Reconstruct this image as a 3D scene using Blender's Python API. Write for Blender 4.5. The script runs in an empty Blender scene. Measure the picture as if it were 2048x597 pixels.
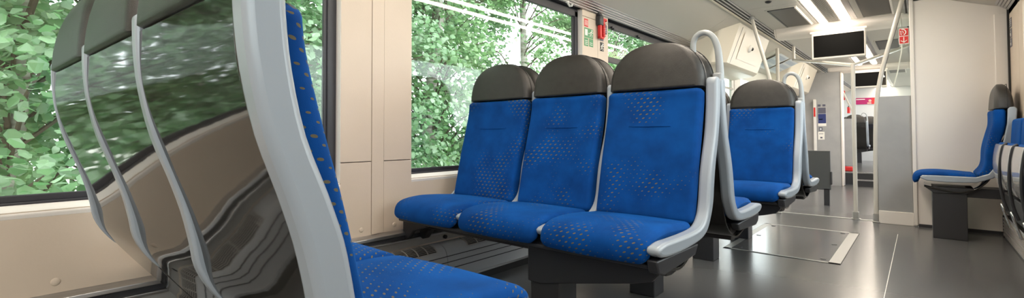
import bpy, bmesh, math, random
from mathutils import Vector, Matrix
random.seed(7)
C = bpy.context.scene.collection
PI = math.pi

# ------------------------------------------------------------------ mesh builder
class MB:
    def __init__(self):
        self.v = []; self.f = []; self.uv = []; self.mi = []
    def add(self, vs, fs, uvs=None, mi=0):
        o = len(self.v); self.v += [tuple(p) for p in vs]
        self.uv += list(uvs) if uvs else [(p[0], p[2]) for p in vs]
        for f in fs:
            self.f.append([i + o for i in f]); self.mi.append(mi)
        return self
    def box(self, x0, x1, y0, y1, z0, z1, mi=0):
        vs = [(x, y, z) for x in (x0, x1) for y in (y0, y1) for z in (z0, z1)]
        return self.add(vs, [(0,1,3,2),(4,6,7,5),(0,4,5,1),(2,3,7,6),(0,2,6,4),(1,5,7,3)], mi=mi)
    def prism(self, poly, a, b, axis='y', T=None, mi=0):
        """extrude a 2D polygon between a and b along axis (polygon gives the two other axes in order)"""
        n = len(poly); vs = []
        for t in (a, b):
            for p in poly:
                if axis == 'y': q = (p[0], t, p[1])
                elif axis == 'x': q = (t, p[0], p[1])
                else: q = (p[0], p[1], t)
                vs.append(T(*q) if T else q)
        fs = [tuple(range(n))[::-1], tuple(range(n, 2*n))]
        fs += [(i, (i+1) % n, n+(i+1) % n, n+i) for i in range(n)]
        return self.add(vs, fs, mi=mi)
    def tube(self, pts, r, n=12, close=False, mi=0, squash=None):
        pts = [Vector(p) for p in pts]; N = len(pts); vs = []
        up = None
        for i, p in enumerate(pts):
            a = pts[i-1] if (i > 0 or close) else p
            b = pts[(i+1) % N] if (i < N-1 or close) else p
            t = (b - a).normalized()
            if up is None:
                up = Vector((0,0,1)) if abs(t.z) < .9 else Vector((1,0,0))
            s = t.cross(up).normalized(); up = s.cross(t).normalized()
            rr = r[i] if isinstance(r, (list, tuple)) else r
            for k in range(n):
                an = 2*PI*k/n
                vs.append(p + s*rr*math.cos(an) + up*rr*math.sin(an))
        fs = []
        for i in range(N if close else N-1):
            j = (i+1) % N
            fs += [(i*n+k, i*n+(k+1) % n, j*n+(k+1) % n, j*n+k) for k in range(n)]
        if not close:
            fs += [tuple(range(n))[::-1], tuple(range((N-1)*n, N*n))]
        return self.add(vs, fs, mi=mi)
    def cyl(self, c, r, h, axis='z', n=20, r2=None, mi=0):
        r2 = r if r2 is None else r2; vs = []
        for t, rr in ((0, r), (h, r2)):
            for k in range(n):
                a = 2*PI*k/n; u, w = rr*math.cos(a), rr*math.sin(a)
                d = {'z': (u, w, t), 'x': (t, u, w), 'y': (u, t, w)}[axis]
                vs.append((c[0]+d[0], c[1]+d[1], c[2]+d[2]))
        return self.add(vs, [tuple(range(n))[::-1], tuple(range(n, 2*n))] + [(k, (k+1) % n, n+(k+1) % n, n+k) for k in range(n)], mi=mi)
    def dome(self, c, r, axis=(1,0,0), flat=.5, n=16, m=5, mi=0):
        ax = Vector(axis).normalized(); s = ax.orthogonal().normalized(); t = ax.cross(s); vs = []
        for j in range(m):
            a = PI/2*j/m
            for k in range(n):
                b = 2*PI*k/n
                vs.append(Vector(c) + (s*math.cos(b)+t*math.sin(b))*r*math.cos(a) + ax*r*flat*math.sin(a))
        vs.append(Vector(c) + ax*r*flat)
        fs = [(j*n+k, j*n+(k+1) % n, (j+1)*n+(k+1) % n, (j+1)*n+k) for j in range(m-1) for k in range(n)]
        fs += [((m-1)*n+k, (m-1)*n+(k+1) % n, m*n) for k in range(n)] + [tuple(range(n))[::-1]]
        return self.add(vs, fs, mi=mi)
    def build(self, name, mats, parent=None, bevel=0, seg=2, smooth=35, uvmap=True):
        off = Vector((0,0,0)); p = parent
        while p is not None:
            off += p.location; p = p.parent
        me = bpy.data.meshes.new(name)
        me.from_pydata([(x-off.x, y-off.y, z-off.z) for x, y, z in self.v], [], self.f)
        ul = me.uv_layers.new(name='UVMap')
        ul.data.foreach_set('uv', [c for lp in me.loops for c in self.uv[lp.vertex_index][:2]])
        for pl, m in zip(me.polygons, self.mi): pl.material_index = m
        bm = bmesh.new(); bm.from_mesh(me)
        bmesh.ops.recalc_face_normals(bm, faces=bm.faces); bm.to_mesh(me); bm.free()
        for m in (mats if isinstance(mats, (list, tuple)) else [mats]): me.materials.append(m)
        if smooth:
            for pl in me.polygons: pl.use_smooth = True
            me.set_sharp_from_angle(angle=math.radians(smooth))
        o = bpy.data.objects.new(name, me); C.objects.link(o)
        if parent is not None: o.parent = parent
        if bevel:
            b = o.modifiers.new('bevel', 'BEVEL'); b.width = bevel; b.segments = seg; b.limit_method = 'ANGLE'; b.angle_limit = math.radians(40)
        return o

def tag(o, label=None, cat=None, group=None, kind=None):
    if label: o['label'] = label
    if cat: o['category'] = cat
    if group: o['group'] = group
    if kind: o['kind'] = kind
    return o
def thing(name, label, cat, loc=(0,0,0), group=None):
    o = bpy.data.objects.new(name, None); C.objects.link(o); o.location = loc; o.empty_display_size = .1
    return tag(o, label, cat, group)
def struct(name, mb, mats, parent=None, **k):
    o = mb.build(name, mats, parent, **k)
    if parent is None: o['kind'] = 'structure'
    return o
def kids(o): return [c for c in bpy.data.objects if c.parent == o]
def copy_tree(o, parent=None):
    c = o.copy(); C.objects.link(c)
    if parent is not None: c.parent = parent
    for ch in kids(o): copy_tree(ch, c)
    return c
def smooth_path(pts, n=6):
    """Catmull-Rom through 2D/3D points"""
    P = [Vector(p) if len(p) == 3 else Vector((p[0], p[1], 0)) for p in pts]; out = []
    for i in range(len(P)-1):
        p0 = P[max(i-1, 0)]; p1 = P[i]; p2 = P[i+1]; p3 = P[min(i+2, len(P)-1)]
        for k in range(n):
            t = k/n
            out.append(.5*((2*p1)+(p2-p0)*t+(2*p0-5*p1+4*p2-p3)*t*t+(3*p1-p0-3*p2+p3)*t**3))
    out.append(P[-1]); return out

# ------------------------------------------------------------------ materials
def mat(name, col, rough=.5, metal=0, **k):
    m = bpy.data.materials.new(name); m.use_nodes = True
    b = m.node_tree.nodes['Principled BSDF']
    b.inputs['Base Color'].default_value = (*col, 1); b.inputs['Roughness'].default_value = rough; b.inputs['Metallic'].default_value = metal
    for key, val in k.items(): b.inputs[key.replace('_', ' ')].default_value = val
    return m
def N(m, t, **props):
    n = m.node_tree.nodes.new(t)
    for k, v in props.items(): setattr(n, k, v)
    return n
def bsdf(m): return m.node_tree.nodes['Principled BSDF']
def noisy(m, c1, c2, scale, detail=4, lo=.35, hi=.65, stretch=(1,1,1), bump=0, rough=None, bscale=None):
    """base colour varied between two tones by noise in object space, optional bump and roughness"""
    nt = m.node_tree; L = nt.links
    tc = N(m, 'ShaderNodeTexCoord'); mp = N(m, 'ShaderNodeMapping'); mp.inputs['Scale'].default_value = stretch; mp.inputs['Location'].default_value = (.131,.277,.373)
    L.new(tc.outputs['Object'], mp.inputs['Vector'])
    no = N(m, 'ShaderNodeTexNoise'); no.inputs['Scale'].default_value = scale; no.inputs['Detail'].default_value = detail
    L.new(mp.outputs['Vector'], no.inputs['Vector'])
    cr = N(m, 'ShaderNodeValToRGB'); cr.color_ramp.elements[0].position = lo; cr.color_ramp.elements[1].position = hi
    cr.color_ramp.elements[0].color = (*c1, 1); cr.color_ramp.elements[1].color = (*c2, 1)
    L.new(no.outputs['Fac'], cr.inputs['Fac']); L.new(cr.outputs['Color'], bsdf(m).inputs['Base Color'])
    if rough:
        mr = N(m, 'ShaderNodeMapRange'); mr.inputs['To Min'].default_value = rough[0]; mr.inputs['To Max'].default_value = rough[1]
        L.new(no.outputs['Fac'], mr.inputs['Value']); L.new(mr.outputs['Result'], bsdf(m).inputs['Roughness'])
    if bump:
        n2 = N(m, 'ShaderNodeTexNoise'); n2.inputs['Scale'].default_value = bscale or scale; n2.inputs['Detail'].default_value = 3
        L.new(mp.outputs['Vector'], n2.inputs['Vector'])
        bp = N(m, 'ShaderNodeBump'); bp.inputs['Strength'].default_value = bump; bp.inputs['Distance'].default_value = .01
        L.new(n2.outputs['Fac'], bp.inputs['Height']); L.new(bp.outputs['Normal'], bsdf(m).inputs['Normal'])
    return m

def fabric(name='blue_velour', thr=.49):
    m = mat(name, (.004,.09,.5), .85); nt = m.node_tree; L = nt.links
    def math_(op, a, b=None, c=None):
        n = N(m, 'ShaderNodeMath', operation=op)
        for i, x in enumerate((a, b, c)):
            if x is None: continue
            if isinstance(x, (int, float)): n.inputs[i].default_value = x
            else: L.new(x, n.inputs[i])
        return n.outputs[0]
    uv = N(m, 'ShaderNodeUVMap'); uv.uv_map = 'UVMap'
    sp = N(m, 'ShaderNodeSeparateXYZ'); L.new(uv.outputs['UV'], sp.inputs[0]); u, v = sp.outputs[0], sp.outputs[1]
    PU, PV = .027, .0165
    row = math_('FLOOR', math_('DIVIDE', v, PV))
    us = math_('ADD', math_('DIVIDE', u, PU), math_('MULTIPLY', row, .5))
    du = math_('MULTIPLY', math_('SUBTRACT', math_('FRACT', us), .5), PU)
    dv = math_('MULTIPLY', math_('SUBTRACT', math_('FRACT', math_('DIVIDE', v, PV)), .5), PV)
    # cell centre drives a size field so the dashes swell and vanish in patches
    cu = math_('MULTIPLY', math_('SUBTRACT', math_('FLOOR', us), math_('MULTIPLY', row, .5)), PU)
    cv = math_('MULTIPLY', row, PV)
    cb = N(m, 'ShaderNodeCombineXYZ'); L.new(cu, cb.inputs[0]); L.new(cv, cb.inputs[1])
    oi = N(m, 'ShaderNodeObjectInfo'); L.new(math_('MULTIPLY', oi.outputs['Random'], 37.0), cb.inputs[2])
    no = N(m, 'ShaderNodeTexNoise'); no.inputs['Scale'].default_value = 6.5; no.inputs['Detail'].default_value = 0.5
    L.new(cb.outputs[0], no.inputs['Vector'])
    size = math_('MAXIMUM', math_('MULTIPLY', math_('SUBTRACT', no.outputs['Fac'], thr), 6.0), 0.0)
    size = math_('MINIMUM', size, 1.0)
    sheared = math_('ADD', dv, math_('MULTIPLY', du, -.35))
    dist = math_('SQRT', math_('ADD', math_('POWER', math_('DIVIDE', du, .0054), 2), math_('POWER', math_('DIVIDE', sheared, .0026), 2)))
    mask = math_('LESS_THAN', dist, math_('MULTIPLY', size, 1.0))
    wv = N(m, 'ShaderNodeTexNoise'); wv.inputs['Scale'].default_value = 9; wv.inputs['Detail'].default_value = 5
    tc = N(m, 'ShaderNodeTexCoord'); L.new(tc.outputs['Object'], wv.inputs['Vector'])
    base = N(m, 'ShaderNodeValToRGB'); e = base.color_ramp.elements
    e[0].position = .3; e[0].color = (.0004,.036,.175,1); e[1].position = .7; e[1].color = (.0006,.064,.285,1)
    L.new(wv.outputs['Fac'], base.inputs['Fac'])
    mx = N(m, 'ShaderNodeMix', data_type='RGBA'); L.new(mask, mx.inputs['Factor']); L.new(base.outputs['Color'], mx.inputs['A'])
    mx.inputs['B'].default_value = (.115,.10,.062,1); L.new(mx.outputs['Result'], bsdf(m).inputs['Base Color'])
    b = bsdf(m); b.inputs['Sheen Weight'].default_value = .22; b.inputs['Sheen Roughness'].default_value = .4
    b.inputs['Sheen Tint'].default_value = (.02,.3,.9,1); b.inputs['Specular IOR Level'].default_value = .15
    fn = N(m, 'ShaderNodeTexNoise'); fn.inputs['Scale'].default_value = 900; L.new(tc.outputs['Object'], fn.inputs['Vector'])
    bp = N(m, 'ShaderNodeBump'); bp.inputs['Strength'].default_value = .35; bp.inputs['Distance'].default_value = .001
    L.new(fn.outputs['Fac'], bp.inputs['Height']); L.new(bp.outputs['Normal'], b.inputs['Normal'])
    return m

M = {}
M['fabric'] = fabric(); M['fabric_dense'] = fabric('blue_velour_full_pattern', .30)
M['leather'] = noisy(mat('grey_leatherette', (.1,.09,.085), .36), (.023,.020,.0185), (.030,.027,.0245), 30, bump=.25, bscale=700)
M['trim'] = mat('light_grey_enamel', (.33,.37,.42), .26)
M['handle'] = mat('pale_grey_handle', (.34,.36,.375), .3)
M['shell'] = noisy(mat('glossy_charcoal_shell', (.02,.02,.02), .05, IOR=1.45), (.02,.019,.018), (.025,.024,.022), 2, stretch=(1,1,3), bump=.035, bscale=5)
M['dark'] = mat('charcoal_frame', (.028,.029,.034), .42)
M['mid'] = mat('anthracite_steel', (.030,.031,.036), .4)
M['panelgrey'] = mat('slate_grey_panel', (.07,.073,.078), .45)
M['ventmat'] = mat('brown_grey_vent', (.085,.073,.065), .45)
M['wall'] = noisy(mat('beige_wall_laminate', (.7,.6,.5), .42), (.60,.50,.405), (.63,.525,.43), 3, bump=.03, bscale=120)
M['white'] = noisy(mat('off_white_laminate', (.78,.74,.71), .4), (.79,.74,.695), (.82,.77,.725), 2)
M['ceil'] = mat('ceiling_panel', (.55,.515,.46), .5)
M['ceilcentre'] = mat('ceiling_panel_centre', (.50,.475,.44), .5)
M['cream'] = mat('cream_moulding', (.70,.64,.54), .38)
M['black'] = mat('black_rubber', (.008,.008,.009), .5)
M['gasket'] = mat('dark_window_gasket', (.035,.034,.042), .4)
M['alu'] = noisy(mat('brushed_aluminium', (.55,.55,.56), .33, 1), (.42,.42,.43), (.56,.56,.57), 6, stretch=(8,.4,8))
M['steel'] = mat('stainless_steel', (.40,.395,.385), .42, .4)
M['chrome'] = mat('chrome', (.7,.7,.72), .12, 1)
M['heater'] = mat('grey_heater_cover', (.40,.415,.44), .42)
M['plate'] = mat('warm_grey_plate', (.36,.345,.33), .45)
M['floor'] = mat('grey_linoleum', (.102,.102,.105), .23)
M['hatch'] = mat('hatch_linoleum', (.12,.12,.125), .17)
M['partition'] = noisy(mat('grey_partition_panel', (.36,.36,.36), .4), (.33,.335,.34), (.37,.37,.375), 5)
M['pole'] = mat('pale_pole_enamel', (.58,.55,.50), .25)
M['screen'] = mat('black_screen', (.002,.002,.002), .6, Specular_IOR_Level=.1)
M['red'] = mat('red_paint', (.62,.02,.02), .4)
M['green'] = mat('sign_green', (.10,.30,.14), .5)
M['signwhite'] = mat('sign_white', (.85,.83,.78), .5)
M['signgrey'] = mat('sign_dark_grey', (.10,.10,.14), .5)
M['navy'] = mat('notice_navy', (.02,.035,.16), .5)
M['magenta'] = mat('banner_magenta', (.38,.01,.12), .5)
M['folded'] = mat('glossy_grey_seat_pan', (.50,.49,.49), .14, Coat_Weight=.5)
M['bark'] = noisy(mat('pale_bark', (.4,.37,.33), .8), (.20,.17,.14), (.62,.58,.52), 6, stretch=(1,1,4))
M['twig'] = mat('brown_twig', (.10,.075,.05), .8)
M['plastic'] = mat('white_plastic', (.75,.73,.70), .35)
M['lens'] = mat('black_lens', (.01,.01,.01), .1)
M['map'] = mat('map_paper', (.66,.70,.74), .5)
M['mapline'] = mat('map_print', (.45,.52,.62), .5)
M['ground'] = noisy(mat('pale_gravel', (.45,.44,.4), .9), (.30,.32,.22), (.62,.6,.55), 3, detail=8)

def emis(name, col, s):
    m = bpy.data.materials.new(name); m.use_nodes = True; nt = m.node_tree
    b = bsdf(m); b.inputs['Base Color'].default_value = (.8,.8,.8,1); b.inputs['Emission Color'].default_value = (*col, 1); b.inputs['Emission Strength'].default_value = s
    return m
M['lamp'] = emis('lamp_diffuser', (1,.88,.73), 14)

def glass():
    m = bpy.data.materials.new('window_glass'); m.use_nodes = True; nt = m.node_tree; nt.nodes.remove(bsdf(m))
    out = nt.nodes['Material Output']; tr = N(m, 'ShaderNodeBsdfTransparent'); tr.inputs[0].default_value = (.95,.98,.965,1)
    gl = N(m, 'ShaderNodeBsdfGlossy'); gl.inputs['Roughness'].default_value = .005
    fr = N(m, 'ShaderNodeFresnel'); ge = N(m, 'ShaderNodeNewGeometry'); mr = N(m, 'ShaderNodeMapRange')
    mr.inputs['To Min'].default_value = 1.5; mr.inputs['To Max'].default_value = 1/1.5   # same reflectance from either face of the thin pane
    nt.links.new(ge.outputs['Backfacing'], mr.inputs['Value']); nt.links.new(mr.outputs['Result'], fr.inputs[0])
    mx = N(m, 'ShaderNodeMixShader'); nt.links.new(fr.outputs[0], mx.inputs[0]); nt.links.new(tr.outputs[0], mx.inputs[1]); nt.links.new(gl.outputs[0], mx.inputs[2])
    nt.links.new(mx.outputs[0], out.inputs[0]); return m
M['glass'] = glass()

def leafmat(name, a, b, c):
    m = bpy.data.materials.new(name); m.use_nodes = True; nt = m.node_tree; L = nt.links; nt.nodes.remove(bsdf(m))
    out = nt.nodes['Material Output']; g = N(m, 'ShaderNodeNewGeometry'); cr = N(m, 'ShaderNodeValToRGB')
    e = cr.color_ramp.elements; e[0].color = (*a, 1); e[1].color = (*c, 1); x = e.new(.5); x.color = (*b, 1)
    L.new(g.outputs['Random Per Island'], cr.inputs[0])
    d = N(m, 'ShaderNodeBsdfDiffuse'); t = N(m, 'ShaderNodeBsdfTranslucent'); gl = N(m, 'ShaderNodeBsdfGlossy'); gl.inputs['Roughness'].default_value = .35
    L.new(cr.outputs[0], d.inputs[0]); L.new(cr.outputs[0], t.inputs[0])
    m1 = N(m, 'ShaderNodeMixShader'); m1.inputs[0].default_value = .4; L.new(d.outputs[0], m1.inputs[1]); L.new(t.outputs[0], m1.inputs[2])
    m2 = N(m, 'ShaderNodeMixShader'); m2.inputs[0].default_value = .075; L.new(m1.outputs[0], m2.inputs[1]); L.new(gl.outputs[0], m2.inputs[2])
    L.new(m2.outputs[0], out.inputs[0]); return m
M['leaf'] = leafmat('poplar_leaf', (.10,.25,.09), (.24,.42,.20), (.46,.62,.42))
M['leaf2'] = leafmat('birch_leaf', (.09,.22,.07), (.20,.38,.14), (.38,.54,.29))

# ------------------------------------------------------------------ seats
BACK = [(.205,.495),(.192,.55),(.180,.6),(.166,.66),(.146,.74),(.123,.82),(.102,.9),(.092,.95),(.088,1.0)]
SEAT = [(.560,.416),(.580,.428),(.589,.452),(.583,.484),(.562,.507),(.52,.521),(.44,.527),(.34,.522),(.25,.514),(.210,.512)]
SHELL = [(.50,.41),(.40,.388),(.31,.372),(.25,.385),(.20,.41),(.155,.455),(.125,.51),(.105,.56),(.093,.62),(.075,.69),(.05,.76),(.022,.84),(.007,.9),(.001,.95),(0,1.002)]
SHELLD = [(.52,.40),(.45,.30),(.385,.245),(.32,.268),(.255,.35),(.195,.425),(.14,.50),(.112,.55),(.095,.62),(.075,.69),(.05,.76),(.022,.84),(.007,.9),(.001,.95),(0,1.002)]
TR_REAR = [(.582,.466),(.55,.452),(.48,.445),(.38,.444),(.28,.448),(.215,.456),(.165,.476),(.126,.52),(.100,.57),(.090,.62),(.076,.68),(.055,.745),(.028,.82),(.010,.9),(.002,.97),(0,1.03)]
TR_FRONT = [(.05,1.03),(.052,.97),(.060,.9),(.078,.82),(.108,.745),(.131,.68),(.144,.62),(.154,.57),(.173,.53),(.205,.505),(.25,.493),(.34,.490),(.46,.492),(.53,.494),(.574,.488)]

def slab(mb, path, x0, x1, t, T, r=.012, crown=0, n=5, nx=8, mi=0, uvo=0, ends=True, wr=0):
    """padded slab swept along a side profile (d,z); faces the left-hand normal, thickness t goes behind it"""
    P = smooth_path(path, n); K = len(P); w = (x1-x0)/2; xc = (x0+x1)/2
    tan = []
    for i in range(K):
        a = P[max(i-1,0)]; b = P[min(i+1,K-1)]; tan.append((b-a).normalized())
    st = []; arc = 0
    for i in range(K):
        if i: arc += (P[i]-P[i-1]).length
        st.append((P[i], tan[i], arc, 0.0))
    if ends:
        pre = [(P[0]-tan[0]*(-r+r*math.sin(a)), tan[0], 0, r*(1-math.cos(a))) for a in (PI/2, PI/3, PI/6)]
        post = [(P[-1]+tan[-1]*(-r+r*math.sin(a)), tan[-1], arc, r*(1-math.cos(a))) for a in (PI/6, PI/3, PI/2)]
        P0 = [s for s in st if s[2] > r*.8 and s[2] < arc-r*.8]
        st = pre + P0 + post
    vs, uvs, S = [], [], 0
    for p, tg, s, ins in st:
        nx_, nz_ = tg.y, -tg.x            # front normal in (d,z)
        ww = w-ins-(wr-math.sqrt(max(wr*wr-(wr-s)**2, 0)) if s < wr else 0); tt = max(t-2*ins, .0015); o0 = -ins
        rr = min(r*.98, tt*.49, ww*.49); ring = []
        for k in range(nx+1):
            x = -ww+rr+(2*ww-2*rr)*k/nx
            ring.append((x, o0 - crown*(1-math.cos(PI*x/ww*.5))*1.0 if crown else o0))
        e = ring[-1][1]
        for a in (30, 60, 90): ring.append((ww-rr+rr*math.sin(math.radians(a)), e-rr+rr*math.cos(math.radians(a))))
        for a in (0, 30, 60, 90): ring.append((ww-rr+rr*math.cos(math.radians(a)), o0-tt+rr-rr*math.sin(math.radians(a))))
        for q in [.006]+[k/nx for k in range(1, nx)]+[.994]: ring.append((ww-rr-(2*ww-2*rr)*q, o0-tt))
        for a in (90, 60, 30, 0): ring.append((-ww+rr-rr*math.cos(math.radians(a)), o0-tt+rr-rr*math.sin(math.radians(a))))
        for a in (90, 60, 30): ring.append((-ww+rr-rr*math.sin(math.radians(a)), e-rr+rr*math.cos(math.radians(a))))
        S = len(ring)
        for x, o in ring:
            vs.append(T(xc+x, p.x+nx_*o, p.y+nz_*o)); uvs.append((xc+x+uvo-(o if x > 0 else -o), s))
    fs = []
    for i in range(len(st)-1):
        fs += [(i*S+k, i*S+(k+1) % S, (i+1)*S+(k+1) % S, (i+1)*S+k) for k in range(S)]
    fs += [tuple(range(S))[::-1], tuple(range((len(st)-1)*S, len(st)*S))]
    return mb.add(vs, fs, uvs, mi)

def headrest(mb, x0, x1, T, z0=1.004, z1=1.197, d0=-.004, d1=.088, mi=0):
    xc = (x0+x1)/2; W = (x1-x0)/2; H = z1-z0; vs = []; fs = []; S = 0
    lv = [0, .02, .06, .15, .3, .45, .6, .72, .82, .9, .95, .98, .995, 1.0]
    for i, h in enumerate(lv):
        z = z0+H*h
        w = W*max(1-h**2.6, .0)**(1/2.3)
        if i == 0: w -= .006
        top = 1-h**6
        dd0 = d0+.03*h**2+.012*(1-top); dd1 = d1-.012*h-.022*(1-top)
        if i == 0: dd0 += .006; dd1 -= .006
        w = max(w, .03)
        r = min(.03, (dd1-dd0)*.48, w*.5); ring = []
        for cx, cy, a0 in ((w-r, dd1-r, 0), (-w+r, dd1-r, 90), (-w+r, dd0+r, 180), (w-r, dd0+r, 270)):
            for a in range(0, 91, 18):
                an = math.radians(a0+a); ring.append((cx+r*math.cos(an), cy+r*math.sin(an)))
        S = len(ring)
        for x, d in ring: vs.append(T(xc+x, d, z))
    for i in range(len(lv)-1):
        fs += [(i*S+k, i*S+(k+1) % S, (i+1)*S+(k+1) % S, (i+1)*S+k) for k in range(S)]
    fs += [tuple(range(S))[::-1], tuple(range((len(lv)-1)*S, len(lv)*S))]
    return mb.add(vs, fs, None, mi)

def trim_poly(top=1.045):
    a = [(p.x, p.y) for p in smooth_path(TR_REAR, 3)]; b = [(p.x, p.y) for p in smooth_path(TR_FRONT, 3)]
    return a + [(.012, top-.006), (.025, top), (.04, top-.005)] + b + [(.588,.480)]
TPOLY = trim_poly()

BACK1 = [(.215,.50),(.178,.55),(.163,.6),(.158,.68),(.150,.74),(.132,.82),(.117,.885),(.114,.95),(.116,1.0)]
def seat_parts(T, x0, x1, root, deep=False, back=BACK, th=.05):
    fab = M['fabric_dense'] if deep else M['fabric']
    """one sitting place: cushion, back cushion, headrest and glossy shell"""
    slab(MB(), SEAT, x0-.002, x1+.002, .046, T, .022, .004, uvo=.31, wr=.05).build('seat_cushion', fab, root, smooth=60)
    bc = slab(MB(), back, x0+.002, x1-.002, th, T, .02, -.010).build('backrest_cushion', fab, root, smooth=60)
    s = [(.126,.845),(.120,.862)]
    w = (x1-x0)
    slab(MB(), [(.1185,.852),(.1178,.855),(.117,.858)], x0+w*.28, x1-w*.28, .004, T, .0012, ends=False).build('seam', fab, bc, smooth=60)
    hr = headrest(MB(), x0+.001, x1-.001, T, d1=.088 if back is BACK else .118, d0=-.004 if back is BACK else .01).build('headrest', M['leather'], root, smooth=60)
    hx, hw = (x0+x1)/2, (x1-x0)/2-.001
    def hp(h, sg):
        k = 1-h**6
        return T(hx+sg*(hw*max(1-h**2.6, 0)**(1/2.3)+.0005), .046-.012*(1-k), 1.004+.193*h)
    hs = [.02,.1,.2,.3,.4,.5,.6,.7,.78,.85,.9,.94,.97,.985]
    MB().tube([hp(h, -1) for h in hs]+[hp(h, 1) for h in hs[::-1]], .0022, 6).build('piping', M['black'], hr, smooth=60)
    sh = [(d+.016, z) for d, z in (SHELLD if deep else SHELL)]
    slab(MB(), sh, x0-.001, x1+.001, .010, T, .003, ends=False, n=4, nx=4).build('seat_shell', M['shell'], root, smooth=24)

XD = [-1.905, -1.462, -1.035, -.60]     # dividers, from the window to the aisle
def bench(name, label, rear, sgn, handle, deep=False, skew=0):
    T = lambda x, d, z: (x, rear+sgn*d+skew*(x+.6), z)
    root = thing(name, label, 'seat bench', (-1.24, rear+sgn*.4, 0), 'three-seat train benches')
    for i in range(3):
        a = XD[i]+.013; b = XD[i+1]-(.013 if i < 2 else .020)
        seat_parts(T, a, b, root, deep)
    for i, xd in enumerate(XD):
        h = (.008, .015, .015, .022)[i]; k = (.90, .965, .965, .95 if deep else 1)[i]
        MB().prism(TPOLY, xd-h, xd+h, 'x', lambda x, d, z: T(x, d if d < .2 else .2+(d-.2)*(.388*k-.2*(1-k))/.388, z)).build('side_trim', M['trim'], root, bevel=.011 if i == 3 else .006, seg=3, smooth=50)
    if handle:
        pts = [(-.698,.03,1.10),(-.698,.03,1.165),(-.697,.03,1.195),(-.688,.03,1.218),(-.669,.03,1.232),(-.646,.03,1.232),(-.626,.03,1.219),(-.612,.03,1.197),(-.601,.03,1.16),(-.596,.03,1.11),(-.594,.03,1.06),(-.594,.028,1.02)]
        P = smooth_path([Vector(p) for p in pts], 3)
        rad = [.0115+.005*max(0, i-len(P)*.55)/(len(P)*.45) for i in range(len(P))]
        MB().tube([T(*p) for p in P], rad, 14).build('grab_handle', M['handle'], root, smooth=60)
        MB().prism([(.012,1.0),(.012,1.065),(.048,1.065),(.055,1.0)], -.618, -.582, 'x', T).build('handle_socket', M['handle'], root, bevel=.008, seg=3)
    # frame below the cushions
    f = MB()
    f.prism([(.30,.395),(.30,.350),(.345,.345),(.39,.350),(.39,.425),(.30,.425)], -1.93, -.64, 'x', T)
    f.prism([(.50,.398),(.50,.43),(.555,.424),(.555,.412)], -1.89, -.63, 'x', T)
    f.build('frame_beam', M['dark'], root, bevel=.004)
    g = MB()
    g.prism([(-1.16,.36),(-1.16,.255),(-1.10,.253),(-.72,.33),(-.655,.348),(-.63,.375),(-.63,.41),(-1.16,.42)], .445, .475, 'y', lambda x, d, z: T(x, d, z))
    g.build('gusset_plate', M['dark'], root, bevel=.004)
    e = MB().prism([(.23,.438),(.26,.405),(.52,.392),(.56,.405),(.575,.445)], -.625, -.59, 'x', T)
    e.build('end_cover', M['dark'], root, bevel=.005)
    p = MB(); p.prism([(-1.155,.345),(-1.155,.465),(-1.02,.465),(-1.02,.345)], 0, .40, 'z', T)
    p.build('pedestal', M['mid'], root, bevel=.005)
    wb = MB(); wb.prism([(-1.985,.30),(-1.985,.39),(-1.93,.40),(-1.80,.40),(-1.80,.37),(-1.90,.33),(-1.94,.285)], .325, .37, 'y', T)
    wb.prism([(-1.985,.30),(-1.985,.39),(-1.93,.40),(-1.80,.40),(-1.80,.375),(-1.90,.345),(-1.94,.30)], .44, .46, 'y', T)
    wb.build('wall_bracket', M['dark'], root, bevel=.004)
    return root
b_near = bench('seat_bench', 'near three-seat bench seen from behind, glossy charcoal backs mirroring the trees', .20, 1, False, True, .037)
b_two = bench('seat_bench', 'three-seat blue bench facing the camera in full view below the large window', 1.905, -1, False)
b_twob = bench('seat_bench', 'blue bench back to back behind the large facing bench, grab handle on its corner', 1.915, 1, True)
b_three = copy_tree(b_two); b_three.location.y += 1.715
tag(b_three, 'farther blue bench facing the camera beside the steel floor hatch')
b_threeb = copy_tree(b_twob); b_threeb.location.y += 1.715
tag(b_threeb, 'bench back to back behind the farther facing bench, next to the dark low panel')

# ------------------------------------------------------------------ left wall, windows
WX = -2.0; GX = -2.055
w = MB()
def panel(y0, y1, z0, z1, x=WX): w.box(-2.05, x, y0, y1, z0, z1)
W1 = (-.95, 1.112); W2 = (1.507, 3.161); W3 = (3.564, 5.25); ZS = .597; ZT = 1.80
g = .002
panel(-2.5, W1[0]-.40, .345, 1.81); panel(W1[0]-.396, W1[0], .345, 1.81)
panel(W1[0], 1.273-g, .345, ZS); panel(W1[1], 1.273-g, ZS, .694-g); panel(W1[1], 1.273-g, .694+g, 1.81)
panel(1.273, 1.339, .345, 1.81, WX+.003)
panel(1.339+g*1.5, W2[0], .345, .694-g); panel(1.339+g*1.5, W2[0], .694+g, 1.81)
panel(W2[0], W2[1], .345, ZS)
panel(W2[1], 3.392-g, .345, 1.765-g); panel(3.392+g, W3[0], .345, 1.765-g); panel(W2[1], 3.392-g, 1.765+g, 1.82); panel(3.392+g, W3[0], 1.765+g, 1.82)
panel(W3[0], W3[1], .345, ZS); panel(W3[1], 5.55, .345, 1.81)
w.box(-2.0, -2.052, -2.5, 5.5, .2, .345, 0)
w.add([(-2.053,y,z) for y, z in ((-2.5,.1),(5.55,.1),(5.55,ZS),(-2.5,ZS))], [(0,1,2,3)], mi=1)
for a, b in ((-2.5, W1[0]), (W1[1], W2[0]), (W2[1], W3[0]), (W3[1], 5.55)):
    w.add([(-2.053,y,z) for y, z in ((a,ZS),(b,ZS),(b,1.95),(a,1.95))], [(0,1,2,3)], mi=1)
wl = struct('wall_left', w, [M['wall'], M['black']], smooth=0)
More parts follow.
